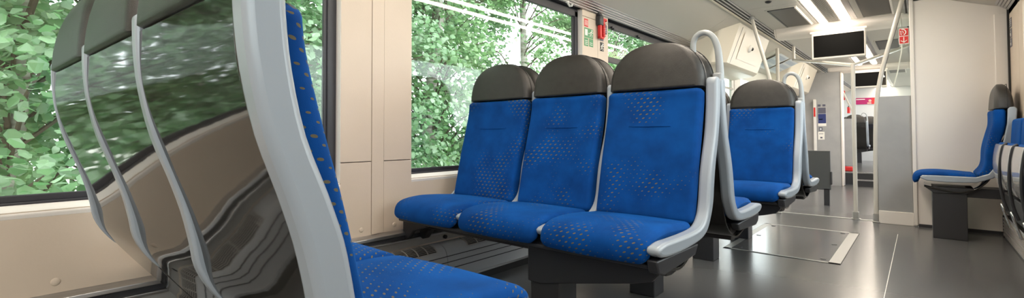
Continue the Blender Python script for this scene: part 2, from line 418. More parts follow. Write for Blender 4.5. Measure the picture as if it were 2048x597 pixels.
for i, (a, b) in enumerate((W1, W2, W3)):
    root = thing('window_%d' % (i+1), ('large window at the left edge behind the mirrored seat backs', 'large window behind the three facing seats', 'window with tilting top pane past the emergency hammer')[i], 'window', (-2.05, (a+b)/2, ZS)); root['kind'] = 'structure'
    s = MB(); s.prism([(-2.0,.575),(-1.997,.590),(-2.004,.599),(-2.06,.620),(-2.06,.575)], a-.0, b+.0, 'y'); s.build('window_sill', M['white'], root, bevel=.003)
    f = MB(); x0, x1 = -2.07, -2.042
    f.box(x0, x1, a-.01, b+.01, .600, .6215); f.box(x0, x1, a-.01, b+.01, 1.755, 1.815)
    f.box(x0, x1, a-.01, a+.002 if i else a+.045, .61, 1.8); f.box(x0, x1, b-.043, b+.012, .61, 1.8)
    f.box(x0, x1-.01, a, b, .62, .642)
    f.box(x0, x1-.01, a+.002, a+.01, .62, 1.78); f.box(x0, x1-.01, b-.058, b-.04, .62, 1.78)
    if i == 2:
        f.box(x0, x1-.004, a, b, 1.455, 1.505)
        for yy in (a+.12, a+.62):
            f.box(x1-.005, x1+.02, yy, yy+.05, 1.755, 1.775); f.box(x1+.0, x1+.03, yy+.01, yy+.08, 1.742, 1.76)
    f.build('window_frame', M['gasket'], root, bevel=.003)
    rv = MB(); rv.box(-2.05, -2.002, b-.002, b+.001, .6, 1.81); rv.box(-2.05, -2.002, a-.001, a+.002, .6, 1.81)
    rv.build('window_reveal', M['white'], root)  # daylight on the reveal put into its colour, whiter than the wall panels
    MB().box(GX-.006, GX, a+.001, b-.04, .62, 1.77).build('pane', M['glass'], root, smooth=0)
# wall rail and heater
rl = thing('wall_rail', 'aluminium seat rail with bolts running along the foot of the left wall', 'rail', (-1.97, 1.5, .3))
r = MB(); r.prism([(-2.0,.342),(-1.965,.330),(-1.962,.316),(-1.975,.316),(-1.975,.298),(-1.962,.294),(-1.962,.285),(-2.0,.285)], -2.5, 5.45, 'y'); r.build('rail', M['alu'], rl, bevel=.002)
r = MB(); r.box(-1.978, -1.970, -2.5, 5.4, .296, .318); r.build('rail_slot', M['dark'], rl)
for yy in (-.35, .30, .68, 1.02, 1.22, 1.55, 2.9, 3.3): MB().cyl((-1.972, yy, .307), .008, .010, 'x', 8).build('bolt', M['dark'], rl)
r = MB().box(-1.999, -1.987, -2.5, 5.4, .245, .288); r.build('back_plate', M['plate'], rl)
for yy in (.33, .80, 1.285, 1.72, 2.2): MB().cyl((-1.984, yy, .262), .011, .012, 'x', 8).build('plate_bolt', M['black'], rl)
ht = thing('heater_unit', 'grey slotted heater box along the foot of the left wall under the seats', 'heater', (-1.92, 1.5, 0))
PR = [(-1.985,.238),(-1.955,.236),(-1.925,.226),(-1.905,.208),(-1.893,.18),(-1.885,.13),(-1.880,.062)]
PS = [(p.x, p.y) for p in smooth_path(PR, 3)]
cuts = [-2.5, -.15, .62, 1.66, 2.42, 3.4, 5.4]
for a, b in zip(cuts[:-1], cuts[1:]):
    c = MB(); c.prism(PS+[(-1.985,.062)], a+.002, b-.002, 'y')
    o = c.build('heater_cover', M['heater'], ht, smooth=40)
gr_dark = MB(); gb = MB()
def inpt(t):
    k = t*(len(PS)-1); i = min(int(k), len(PS)-2); q = k-i
    return (PS[i][0]*(1-q)+PS[i+1][0]*q, PS[i][1]*(1-q)+PS[i+1][1]*q)
for a, b in ((-1.3,-.2), (-.05,.5), (.95,1.60), (1.82,2.05), (2.45,3.2)):
    pts = [inpt(.08+.42*k/8) for k in range(9)]
    gd = MB(); gd.add([(x+.0006, y, z+.0012) for y in (a, b) for x, z in pts], [(k, k+1, 9+k+1, 9+k) for k in range(8)])
    go = gd.build('grille', M['black'], ht)
    gb = MB()
    for k in range(0, 9, 1): gb.tube([(pts[k][0]+.001, a, pts[k][1]+.002), (pts[k][0]+.001, b, pts[k][1]+.002)], .0016, 6)
    n = int((b-a)/.058)
    for k in range(n+1):
        y = a+(b-a)*k/n
        gb.tube([(x+.0015, y, z+.003) for x, z in pts], .0032, 6)
    gb.build('grille_bars', M['plate'], go)
c = MB()
for z in (.178, .148, .115): c.box(-1.892-(z-.13)*.16, -1.8815-(z-.13)*.16, -2.5, 5.4, z, z+.0035)
c.build('cover_groove', M['dark'], ht)
c = MB(); c.prism([(-1.985,.062),(-1.872,.062),(-1.872,.05),(-1.985,.05)], -2.5, 5.4, 'y'); c.build('base_strip', M['alu'], ht)
c = MB(); c.box(-1.985, -1.90, -2.5, 5.4, 0, .05); c.build('shadow_gap', M['black'], ht)  # its black stands for the shadow in the gap under the heater box
for yy, zz in ((-.05,.47),(.18,.375),(1.22,.372),(1.405,.372),(.85,.36)):
    if zz < .4: MB().dome((WX, yy, zz), .012, (1,0,0), .35).build('screw_cap', M['wall'], wl)

# ------------------------------------------------------------------ ceiling
YE = 18.0; CZ = 2.10
prof = [(-2.06,1.83),(-1.935,1.868),(-1.80,1.915),(-1.63,1.982),(-1.50,2.045),(-1.435,2.072)]
prof = [(p.x, p.y) for p in smooth_path(prof, 4)]
CXM = -.72
def mir(x): return 2*CXM-x
c = MB()
def strip(pts, y0, y1, mb=c, mi=0, th=.02):
    n = len(pts); vs = [(x, y, z) for y in (y0, y1) for x, z in pts] + [(x, y, z+th) for y in (y0, y1) for x, z in pts]
    fs = []
    for k in range(n-1): fs += [(k, k+1, n+k+1, n+k), (2*n+k, 3*n+k, 3*n+k+1, 2*n+k+1)]
    fs += [(0, n, 3*n, 2*n), (n-1, 3*n-1, 4*n-1, 2*n-1)] + [(k, 2*n+k, 2*n+k+1, k+1) for k in range(n-1)] + [(n+k, n+k+1, 3*n+k+1, 3*n+k) for k in range(n-1)]
    mb.add(vs, fs, mi=mi)
for a, b in ((-2.5,.6), (.604,3.05), (3.054,5.20), (5.204,9.0), (9.004,13.2), (13.204,YE)):
    strip(prof, a, b); strip([(mir(x), z) for x, z in prof][::-1], a, b)
for a, b in ((-2.5,2.6), (2.604,5.22), (5.224,9.65), (9.654,YE)):
    strip([(-1.345,2.094),(-1.30,CZ),(-.87,CZ)], a, b, mi=1); strip([(mir(-.87),CZ),(mir(-1.30),CZ),(mir(-1.345),2.094)], a, b, mi=1)
strip([(-.87,CZ+.004),(mir(-.87),CZ+.004)], -2.5, YE, mi=1)
strip([(-2.3,2.14),(mir(-2.3),2.14)], -2.5, YE, mi=2)
strip([(-2.12,1.80),(-2.10,2.14)], -2.5, YE, mi=2); strip([(mir(-2.10),2.14),(mir(-2.12),1.80)], -2.5, YE, mi=2)
struct('ceiling', c, [M['ceil'], M['ceilcentre'], M['black']], smooth=30)
# channel rails in the ceiling
for nm, fx, lab in (('left', lambda x: x, 'slotted grab-pole rail along the left side of the ceiling'), ('right', mir, 'slotted grab-pole rail along the right side of the ceiling')):
    rt = thing('ceiling_rail', lab, 'rail', (fx(-1.39), 5, 2.08))
    q = MB(); q.prism([(fx(x), z) for x, z in ((-1.437,2.066),(-1.345,2.090),(-1.345,2.12),(-1.437,2.12))], -2.5, YE, 'y'); q.build('slot', M['black'], rt)
    for x0, x1 in ((-1.445,-1.428),(-1.408,-1.397),(-1.378,-1.366),(-1.350,-1.338)):
        zc = 2.066+(x0+1.437)*.26
        q = MB(); q.prism([(fx(x0), zc-.006), (fx(x1), zc-.004), (fx(x1), zc+.02), (fx(x0), zc+.02)], -2.5, YE, 'y'); q.build('rail_lip', M['alu'] if x0 > -1.44 else M['cream'], rt)
# wall top rails
for nm, fx, lab in (('left', lambda x: x, 'grey ribbed rail where the left wall meets the ceiling'), ('right', mir, 'grey ribbed rail where the right wall meets the ceiling')):
    q = MB()
    for k in range(5):
        x = -1.995+.016*k; z = 1.815+.0125*k
        q.prism([(fx(x), z), (fx(x+.013), z+.006), (fx(x+.013), z+.03), (fx(x), z+.03)], -2.5, 5.45, 'y')
    q.prism([(fx(-2.06), 1.815), (fx(-1.915), 1.885), (fx(-1.915), 1.9), (fx(-2.06), 1.9)], -2.5, 5.45, 'y', mi=1)
    rt = thing('cornice_rail', lab, 'rail', (fx(-1.95), 1.5, 1.84)); q.build('rail_profile', [M['alu'], M['dark']], rt, smooth=0)
hk = thing('coat_hook', 'small white coat hook on the rail above the facing seats', 'hook', (-1.975, 2.93, 1.80))
MB().tube([(-1.985,2.93,1.83),(-1.978,2.93,1.805),(-1.965,2.932,1.785),(-1.95,2.935,1.785),(-1.945,2.936,1.80)], .008, 8).build('hook_arm', M['plastic'], hk)
MB().cyl((-1.985,2.93,1.815), .014, .012, 'z', 12).build('hook_plate', M['plastic'], hk)
# lights
def light(x0, x1, y0, y1, label):
    o = thing('ceiling_light', label, 'light', ((x0+x1)/2, (y0+y1)/2, CZ), 'strip lights in the ceiling')
    MB().box(x0-.012, x1+.012, y0, y1, CZ-.004, CZ+.004).build('light_frame', M['plastic'], o)
    MB().prism([(x0,CZ-.005),(x0+.01,CZ-.016),(x1-.01,CZ-.016),(x1,CZ-.005)], y0+.01, y1-.01, 'y').build('diffuser', M['lamp'], o, smooth=0)
for (y0, y1, tx) in ((-2.3, 5.18, ''), (5.22, 6.38, ''), (6.75, 10.7, ''), (11.1, 17, '')):
    d = {-2.3: 'near the camera, ending at the ceiling seam', 5.22: 'just in front of the nearer screen', 6.75: 'between the two hanging screens', 11.1: 'beyond the farther hanging screen'}[y0]
    light(-.838, -.777, y0, y1, 'left of the paired ceiling strip lights '+d); light(-.632, -.562, y0, y1, 'right of the paired ceiling strip lights '+d)
    pn = MB(); pn.box(-.765, -.644, y0, y1, CZ-.006, CZ+.002)
    o = thing('ceiling_grille', 'perforated strip between the paired ceiling lights '+d, 'ceiling grille', (-.7, (y0+y1)/2, CZ), 'perforated ceiling strips'); pn.build('strip_panel', M['ceilcentre'], o)
    sl = MB()
    for k in range(9): sl.box(-.757+.0125*k, -.752+.0125*k, y0, y1, CZ-.0075, CZ-.0055)
    sl.build('slots', M['ventmat'], o)
    tb = MB(); tb.box(-.54, -.495, y0, y1, CZ-.008, CZ+.002); tag(tb.build('ceiling_strip', M['alu']), 'grey metal strip beside the right ceiling light '+d, 'ceiling strip', 'metal ceiling strips')
def vent(x0, x1, y0, y1, label):
    o = thing('air_vent', label, 'vent', ((x0+x1)/2, (y0+y1)/2, CZ), 'dark square vents in the ceiling')
    MB().box(x0, x1, y0, y1, CZ-.006, CZ+.004).build('vent_frame', M['ceilcentre'], o, bevel=.003)
    MB().box(x0+.02, x1-.02, y0+.02, y1-.02, CZ-.009, CZ-.005).build('vent_panel', M['ventmat'], o)
    s = MB()
    s.box(x0+.02, x1-.02, y0+.02, y0+.05, CZ-.012, CZ-.008); s.box(x0+.02, x0+.035, y0+.02, y1-.02, CZ-.012, CZ-.008)
    s.build('vent_slot', M['dark'], o)
    MB().box(x1-.022, x1-.006, y0+.02, y1-.01, CZ-.02, CZ-.004).build('vent_lip', M['white'], o, bevel=.003)
vent(-1.19, -.905, 5.36, 6.36, 'dark square ceiling vent left of the strip lights before the nearer screen')
vent(-.46, -.175, 5.3, 6.36, 'dark square ceiling vent right of the strip lights before the nearer screen')
vent(-.46, -.175, 8.1, 9.0, 'dark ceiling vent right of the strip lights between the two screens')
vent(-.46, -.175, 11.6, 12.6, 'dark ceiling vent right of the strip lights past the farther screen')
tag(MB().dome((-1.08,5.02,CZ-.001), .03, (0,0,-1), .6).build('ceiling_dome', M['black']), 'small black dome in the ceiling left of the lights', 'sensor')

# ------------------------------------------------------------------ header beams and screens
def header(y, lab, near):
    q = MB(); q.prism([(y,CZ+.01),(y+.02,2.04),(y+.08,2.0),(y+.30,2.0),(y+.34,CZ+.01)], -1.31, mir(-1.31), 'x')
    q.prism([(y,CZ+.01),(y+.02,2.04),(y+.10,2.0),(y+.30,2.0),(y+.34,CZ+.01)], -1.33, -1.31, 'x'); q.prism([(y,CZ+.01),(y+.02,2.04),(y+.10,2.0),(y+.30,2.0),(y+.34,CZ+.01)], mir(-1.31), mir(-1.46), 'x')
    tag(q.build('header_beam', M['white'], bevel=.01), 'white ceiling beam carrying the '+near+' hanging screen', 'beam')
    o = thing('hanging_screen', lab, 'screen', (-.68, y+.05, 1.98))
    MB().box(-.935, -.43, y+.0, y+.09, 1.685, 1.995).build('casing', M['white'], o, bevel=.008)
    MB().box(-.915, -.445, y-.006, y+.004, 1.708, 1.958).build('display', M['screen'], o)
    MB().box(-.95, -.415, y-.004, y+.1, 1.985, 2.01).build('mounting_plate', M['white'], o, bevel=.004)
header(6.42, 'nearer wide black screen hanging from the ceiling beam', 'nearer')
header(10.86, 'farther wide black screen hanging beyond the vestibule', 'farther')

# ------------------------------------------------------------------ floor
f = MB(); f.box(-2.06, .62, -2.5, 5.60, -.03, 0)
f.prism([(5.60,0),(7.2,-.17),(11.2,-.17),(11.2,-.3),(5.6,-.3)], -2.06, .62, 'x')
f.box(-2.06, .62, 11.4, YE, -.3, .07)
struct('floor', f, M['floor'], smooth=0)
tag(MB().box(-1.95, .5, 5.575, 5.612, -.001, .004).build('threshold_strip', M['steel']), 'thin bright metal strip across the floor before the poles', 'floor strip')
tag(MB().box(-.1515, -.1485, -2.4, 4.98, -.001, .0008).build('floor_seam', M['plastic']), 'thin pale welded seam running lengthwise along the floor', 'seam')
hx0, hx1, hy0, hy1 = -1.085, -.392, 3.58, 4.80
h = thing('floor_hatch', 'steel-framed inspection hatch set into the grey aisle floor', 'hatch', ((hx0+hx1)/2, (hy0+hy1)/2, 0))
fr = MB(); fr.box(hx0, hx1, hy0, hy0+.022, 0, .003); fr.box(hx0, hx1, hy1-.022, hy1, 0, .003); fr.box(hx0, hx0+.045, hy0, hy1, 0, .003); fr.box(hx1-.062, hx1, hy0, hy1, 0, .003)
fr.build('hatch_frame', M['steel'], h)
MB().box(hx0+.046, hx1-.063, hy0+.024, hy1-.024, 0, .0025).build('hatch_plate', M['hatch'], h)
fr = MB()
for (a, b, c_, d) in ((hx0-.004, hx1+.004, hy0-.004, hy0), (hx0-.004, hx1+.004, hy1, hy1+.004), (hx0-.004, hx0, hy0, hy1), (hx1, hx1+.004, hy0, hy1)): fr.box(a, b, c_, d, 0, .0015)
fr.build('hatch_gap', M['black'], h)
for x, y in ((hx0+.085, hy0+.09), (hx0+.085, hy0+.62), (hx0+.085, hy1-.09), (hx1-.10, hy0+.09), (hx1-.10, hy0+.62), (hx1-.10, hy1-.09)):
    k = MB(); k.cyl((x, y, .002), .017, .0025, 'z', 14); l = k.build('latch', M['dark'], h)
    MB().box(x-.014, x+.014, y-.005, y+.005, .004, .0065).build('latch_bar', M['chrome'], l)
pp = MB(); pp.prism([(-1.52,1.55),(-1.47,1.54),(-1.44,1.575),(-1.46,1.60),(-1.50,1.59)], .001, .004, 'z'); tag(pp.build('paper_scrap', M['signwhite']), 'scrap of paper on the dark floor under the facing bench', 'litter')

# ------------------------------------------------------------------ right side: partition, wall, poles
RX = .56
q = MB(); q.box(-.052, RX, 5.5, 5.58, 0.01, 2.05); q.prism([(-.052,0),(-.03,0),(-.03,2.08),(-.052,2.06)], 5.49, 5.585, 'y')
q.prism([(-.055,2.0),(-.055,2.1),(.3,2.1),(.3,2.0)], 5.5, 5.58, 'y')
struct('wall_back', q, M['white'], bevel=.006)
tag(MB().box(-.054, -.024, 5.484, 5.5, .01, 2.08).build('corner_trim', M['white'], bevel=.006, seg=3), 'rounded white edge trim on the aisle end of the right partition wall', 'trim')
tag(MB().box(.475, .552, 5.478, 5.5, .3, 1.80).build('corner_post', M['white'], bevel=.006), 'narrow pale post in the corner behind the single seat', 'post')
tag(MB().box(-.02, RX, 5.485, 5.5, 0, .025).build('baseboard_back', M['dark']), None, None, None, 'structure')
rw = MB(); RW = ((-2.3, -.05), (1.0, 4.82))
def rp(y0, y1, z0, z1): rw.box(RX, RX+.06, y0, y1, z0, z1)
rp(-2.5, 5.6, .0, .92); rp(-2.5, RW[0][0], .92, 1.9); rp(RW[0][1], RW[1][0], .92, 1.9); rp(RW[1][1], 5.02, .92, 1.9); rp(5.024, 5.6, .92, 1.9)
rp(-2.5, 5.6, 1.78, 2.0)
struct('wall_right', rw, M['wall'], smooth=0)
for i, (a, b) in enumerate(RW):
    root = thing('window_%d' % (i+4), 'window on the right wall above the folded seats' if i else 'window on the right wall beside the camera', 'window', (RX+.05, (a+b)/2, .92)); root['kind'] = 'structure'
    f = MB(); x0, x1 = RX+.04, RX+.065
    f.box(x0, x1, a, b, .92, .94); f.box(x0, x1, a, b, 1.755, 1.785); f.box(x0, x1, a, a+.03, .93, 1.77); f.box(x0, x1, b-.03, b, .93, 1.77)
    f.build('window_frame', M['white'], root); MB().box(RX+.05, RX+.056, a+.02, b-.02, .93, 1.77).build('pane', M['glass'], root, smooth=0)
tag(MB().box(RX-.012, RX-.001, 5.452, 5.478, .3, 1.83).build('trim_1', M['black']), None, None, None, 'structure')
def sticker(name, label, x, y0, y1, z0, z1, m, sgn=1, marks=()):
    o = MB().box(min(x, x+.001*sgn), max(x, x+.001*sgn), y0, y1, z0, z1).build(name, m, smooth=0); tag(o, label, 'sign')
    return o
for k, (z0, z1) in enumerate(((1.66,1.735),(1.578,1.648),(1.505,1.572))):
    o = sticker('info_sticker', 'small dark sticker on the right wall, %s of the three in a column' % ('topmost', 'middle', 'lowest')[k], RX-.002, 5.33, 5.43, z0, z1, M['signgrey'], 1)
    mk = MB()
    if k == 0:
        for j in range(4): mk.box(RX-.004, RX-.0022, 5.345, 5.415, z0+.012+.015*j, z0+.016+.015*j)
    else: mk.dome((RX-.002, 5.385, z1-.018), .009, (-1,0,0), .1); mk.box(RX-.004, RX-.002, 5.365, 5.40, z0+.012, z1-.032)
    mk.build('print', M['signwhite'], o, smooth=0)
# half-height panel with curved pole
def pole_path(fx): return [(fx(-1.350),5.52,2.085),(fx(-1.345),5.52,2.06),(fx(-1.325),5.52,1.97),(fx(-1.283),5.52,1.80),(fx(-1.232),5.52,1.60),(fx(-1.182),5.52,1.38),(fx(-1.146),5.52,1.14),(fx(-1.132),5.52,.86),(fx(-1.125),5.52,.5),(fx(-1.122),5.52,.02)]
for fx, lab, lab2 in ((mir, 'curved pale grab pole at the free edge of the right grey partition', 'right'), (lambda x: x, 'curved pale grab pole rising to the left ceiling rail over the far seats', 'left')):
    t = thing('grab_pole', lab, 'pole', (fx(-1.125), 5.52, 0), 'curved grab poles')
    MB().tube(smooth_path([Vector(p) for p in pole_path(fx)], 4), .0185, 14).build('tube', M['pole'], t, smooth=60)
    MB().box(fx(-1.122)-.028, fx(-1.122)+.028, 5.49, 5.55, 0, .012).build('foot_plate', M['steel'], t, bevel=.003)
    MB().cyl((fx(-1.122), 5.52, .01), .024, .07, 'z', 16).build('foot_collar', M['steel'], t)
    MB().cyl((fx(-1.350), 5.52, 2.06), .028, .03, 'z', 16).build('top_collar', M['steel'], t)
pt = thing('partition_panel', 'grey half-height partition beside the white wall on the right', 'partition', (-.18, 5.52, 0))
MB().box(-.298, -.054, 5.51, 5.535, .11, 1.165).build('panel', M['partition'], pt, bevel=.003)
MB().box(-.298, -.054, 5.495, 5.54, 0, .115).build('kick_plate', M['white'], pt, bevel=.003)
MB().prism([(-.305,.1),(-.300,.1),(-.300,1.165),(-.292,1.165),(-.244,1.365),(-.192,1.59),(-.135,1.81),(-.10,1.96),(-.106,1.96),(-.143,1.81),(-.200,1.59),(-.252,1.365),(-.30,1.165)], 5.512, 5.53, 'y').build('gasket', M['black'], pt)
gl = MB(); gl.prism([(-.29,1.165),(-.242,1.365),(-.19,1.59),(-.13,1.81),(-.10,1.95),(-.054,1.95),(-.054,1.165)], 5.518, 5.524, 'y'); gl.build('pane', M['glass'], pt, smooth=0)
bs = thing('emergency_brake_sign', 'red and white emergency handle sign with arrow on glass by the right wall', 'sign', (-.092, 5.515, 1.70))
MB().box(-.127, -.058, 5.511, 5.516, 1.632, 1.775).build('border', M['signwhite'], bs, smooth=0)
q = MB(); q.box(-.123, -.062, 5.508, 5.512, 1.707, 1.770); q.box(-.123, -.062, 5.508, 5.512, 1.638, 1.700); q.build('red_field', M['red'], bs, smooth=0)
q = MB(); q.tube([(-.118,5.507,1.748),(-.112,5.507,1.752),(-.112,5.507,1.715),(-.104,5.507,1.716)], .0032, 6)
q.tube(smooth_path([Vector((-.108+.030*math.sin(a*PI/6), 5.507, 1.738+.028*math.cos(a*PI/6))) for a in range(0, 6)], 3), .0042, 6)
q.tube([(-.104,5.507,1.752),(-.096,5.507,1.740),(-.098,5.507,1.728)], .003, 6)
q.tube([(-.093,5.507,1.694),(-.093,5.507,1.648)], .0036, 6); q.tube([(-.114,5.507,1.664),(-.093,5.507,1.646),(-.072,5.507,1.664)], .0036, 6); q.build('pictogram', M['signwhite'], bs)
tag(MB().tube(smooth_path([Vector(p) for p in ((-.122,6.2,1.75),(-.122,6.2,1.68),(-.138,6.2,1.58),(-.158,6.2,1.46),(-.188,6.2,1.33),(-.197,6.2,1.305),(-.212,6.2,1.305),(-.219,6.2,1.322))], 4), .005, 8).build('pull_cord', M['plastic']), 'thin white hooked pull cord hanging behind the glass by the red sign', 'cord')
# centre pole with branching bars
cp = thing('grab_pole', 'straight centre pole with two bars branching up to the ceiling rails', 'pole', (-.478, 5.6, 0))
MB().tube([(-.478,5.6,.02),(-.478,5.6,1.5)], .0175, 14).build('tube', M['pole'], cp, smooth=60)
MB().cyl((-.478,5.6,0), .026, .07, 'z', 14).build('foot_collar', M['steel'], cp); MB().cyl((-.478,5.6,0), .04, .008, 'z', 18).build('foot_plate', M['steel'], cp)
MB().tube(smooth_path([Vector(p) for p in ((-.478,5.6,1.488),(-.9,6.62,1.68),(-1.31,7.62,1.865),(-1.34,7.7,1.89),(-1.345,7.72,1.93),(-1.345,7.73,2.09))], 4), .019, 12).build('left_bar', M['pole'], cp, smooth=60)
MB().tube(smooth_path([Vector(p) for p in ((-.478,5.6,1.488),(-.29,6.62,1.70),(-.115,7.62,1.91),(-.10,7.7,1.94),(-.098,7.72,1.98),(-.098,7.73,2.09))], 4), .018, 12).build('right_bar', M['pole'], cp, smooth=60)

# ------------------------------------------------------------------ seats along the right wall
T = lambda x, d, z: (RX-.025-d, 5.17+x, z)
ss = thing('single_seat', 'single blue side seat on a dark pedestal against the white partition wall', 'seat', (.2, 5.17, 0))
seat_parts(T, -.20, .20, ss, back=BACK1, th=.062)
SP = [(.535,.468),(.50,.452),(.38,.444),(.22,.45),(.13,.49),(.075,.56),(.045,.66),(.025,.8),(.008,.9),(0,1.0),(.012,1.014),(.036,1.014),(.048,1.0),(.052,.9),(.068,.8),(.09,.68),(.115,.58),(.155,.52),(.22,.492),(.46,.494),(.525,.492),(.54,.480)]
for x in (-.218, .218): MB().prism(SP, x-.015, x+.015, 'x', T).build('side_trim', M['trim'], ss, bevel=.009, seg=3, smooth=50)
q = MB(); q.box(.065, .265, 4.99, 5.30, 0, .37); q.prism([(.02,.40),(.075,.355),(.255,.355),(.34,.40)], 4.98, 5.33, 'y'); q.build('pedestal', M['mid'], ss, bevel=.004)
q = MB(); q.box(.26, .53, 5.02, 5.25, .33, .40); q.build('wall_bracket', M['dark'], ss, bevel=.004)
rh = thing('floor_heater', 'ribbed aluminium heater rail on the floor below the folded seats', 'heater', (.53, 3, 0))
q = MB(); q.box(.495, RX, -2.4, 5.40, .0, .165); q.build('casing', M['heater'], rh, bevel=.004)
q = MB()
for k in range(6): q.box(.488, .497, -2.4, 5.40, .012+.025*k, .028+.025*k)
q.build('ribs', M['plate'], rh)
q = MB()
for k in range(90): q.box(.503, .55, 5.36-k*.03, 5.375-k*.03, .164, .168)
q.build('top_slots', M['black'], rh); MB().box(.487, RX, 5.40, 5.412, 0, .17).build('end_cap', M['black'], rh)
def folded(yc, lab, first=None):
    t = thing('folding_seat', lab, 'seat', (.45, yc, 0), 'folded-up seats along the right wall')
    w = .20; T = lambda x, d, z: (RX-d, yc+x, z)
    slab(MB(), [(.135,.44),(.155,.50),(.165,.58),(.163,.66),(.152,.73),(.145,.75)], -w+.02, w-.02, .018, T, .008, .0).build('seat_pan', M['folded'], t, smooth=60)
    slab(MB(), [(.118,.46),(.135,.52),(.144,.6),(.142,.68),(.135,.74),(.125,.765)], -w+.008, w-.008, .045, T, .018).build('seat_cushion', M['fabric'], t, smooth=60)
    slab(MB(), [(.075,.50),(.078,.6),(.072,.75),(.066,.85),(.060,.925)], -w+.002, w-.002, .05, T, .02).build('backrest_cushion', M['fabric'], t, smooth=60)
    for s in (-1,):
        MB().tube(smooth_path([Vector(T(s*(w-.006), d, z)) for d, z in ((.125,.755),(.145,.735),(.158,.66),(.165,.56),(.162,.47),(.150,.38),(.130,.31))], 4), .0085, 10).build('frame_bar', M['dark'], t, smooth=60)
        MB().tube(smooth_path([Vector(T(s*(w-.012)+a, d, z)) for a, d, z in ((-.022,.12,.20),(-.022,.145,.29),(-.017,.155,.335),(0,.160,.352),(.017,.155,.335),(.022,.145,.29),(.022,.12,.20))], 4), .006, 8).build('hinge_loop', M['chrome'], t, smooth=60)
    q = MB(); q.box(RX-.11, RX, yc-.18, yc+.18, .26, .40); q.build('wall_bracket', M['dark'], t, bevel=.006)
    return t
f0 = folded(4.68, 'folded-up grey and blue seat nearest the single side seat')
for k in range(1, 7):
    o = copy_tree(f0); o.location.y -= .45*k
    o['label'] = ('', 'second folded-up seat from the single side seat, at the right picture edge', 'third folded-up seat from the single side seat', 'fourth folded-up seat along the right wall', 'fifth folded-up seat along the right wall', 'sixth folded-up seat along the right wall', 'seventh folded-up seat along the right wall')[k]
    if k > 4:
        for ch in kids(o):
            bpy.data.objects.remove(ch)
        bpy.data.objects.remove(o)

# ------------------------------------------------------------------ stickers and hammer on the left pillar
def sg(name, label, y0, y1, z0, z1, m, draw=None, mm=None):
    o = MB().box(WX, WX+.0015, y0, y1, z0, z1).build(name, m, smooth=0); tag(o, label, 'sign')
    if draw:
        q = MB(); draw(q); q.build('print', mm or M['signwhite'], o, smooth=0)
    return o
X1 = WX+.0015
def lines(y0, y1, zs): 
    def d(q):
        for z in zs: q.box(X1-.0005, X1+.001, y0, y1, z, z+.004)
    return d
sg('warning_sticker', 'red sticker with fine print at the top of the pillar by the hammer', 3.186, 3.244, 1.685, 1.748, M['red'], lines(3.192, 3.238, (1.697,1.708,1.719,1.730)))
def man(q, y, z, s):
    q.dome((X1, y+.012*s, z+.052*s), .008*s, (1,0,0), .1)
    for a in (((0,.042),(-.006,.022)), ((-.006,.022),(.012,.012),(.006,-.006)), ((-.006,.022),(-.014,.006),(-.028,.004)), ((0,.040),(.018,.032),(.026,.038)), ((0,.040),(-.016,.034),(-.018,.022))):
        q.tube([(X1, y+p*s, z+t*s) for p, t in a], .0035*s, 6)
def exitd(q):
    q.box(X1-.0005, X1+.001, 3.196, 3.234, 1.615, 1.665); man(q, 3.29, 1.612, 1.0); q.tube([(X1,3.262,1.635),(X1,3.243,1.635)], .004, 6)
sg('exit_sign', 'green exit sign with white running figure on the pillar', 3.188, 3.32, 1.598, 1.676, M['green'], exitd)
sg('exit_note', 'small green instruction sticker below the exit sign, left one', 3.184, 3.244, 1.530, 1.594, M['green'], lines(3.195, 3.235, (1.542,1.556,1.57)))
sg('exit_note', 'small green instruction sticker below the exit sign, right one', 3.258, 3.319, 1.532, 1.594, M['green'], lines(3.268, 3.308, (1.545,1.56)))
sg('notice_sticker', 'grey-blue notice sticker right of the red hammer', 3.475, 3.545, 1.672, 1.752, M['signgrey'], lines(3.485, 3.535, (1.69,1.705,1.72)), M['mapline'])
sg('notice_sticker', 'grey-blue notice sticker partly behind the lower end of the red hammer', 3.430, 3.485, 1.605, 1.672, M['signgrey'], lines(3.437, 3.478, (1.62,1.635,1.65)), M['mapline'])
sg('pictogram_sticker', 'black sticker with white figure low on the pillar', 3.430, 3.488, 1.52, 1.594, M['black'], lambda q: man(q, 3.462, 1.53, .95))
hm = thing('emergency_hammer', 'red emergency hammer in its dark holder on the window pillar', 'hammer', (-1.97, 3.42, 1.7))
q = MB(); q.box(WX, WX+.045, 3.36, 3.42, 1.72, 1.80); q.prism([(WX,1.80),(WX+.045,1.80),(WX+.02,1.83),(WX,1.83)], 3.365, 3.415, 'y'); q.build('holder', M['mid'], hm, bevel=.008)
q = MB(); q.box(WX+.012, WX+.04, 3.372, 3.398, 1.615, 1.725); q.box(WX+.012, WX+.036, 3.372, 3.44, 1.612, 1.630); q.build('bracket', M['red'], hm, bevel=.004)
q = MB(); q.box(WX+.02, WX+.042, 3.418, 3.446, 1.625, 1.77); q.build('hammer_handle', M['red'], hm, bevel=.006)
for k in range(8): q = MB()
q = MB()
for k in range(8): q.box(WX+.018, WX+.046, 3.414, 3.450, 1.635+k*.014, 1.641+k*.014)
q.build('grip_ribs', M['red'], hm, bevel=.002)
q = MB(); q.cyl((WX+.031, 3.39, 1.775), .014, .085, 'y', 12); q.build('hammer_head', M['red'], hm, bevel=.003)
q = MB(); q.cyl((WX+.031, 3.372, 1.775), .004, .02, 'y', 8, .011); q.build('hammer_tip', M['chrome'], hm)

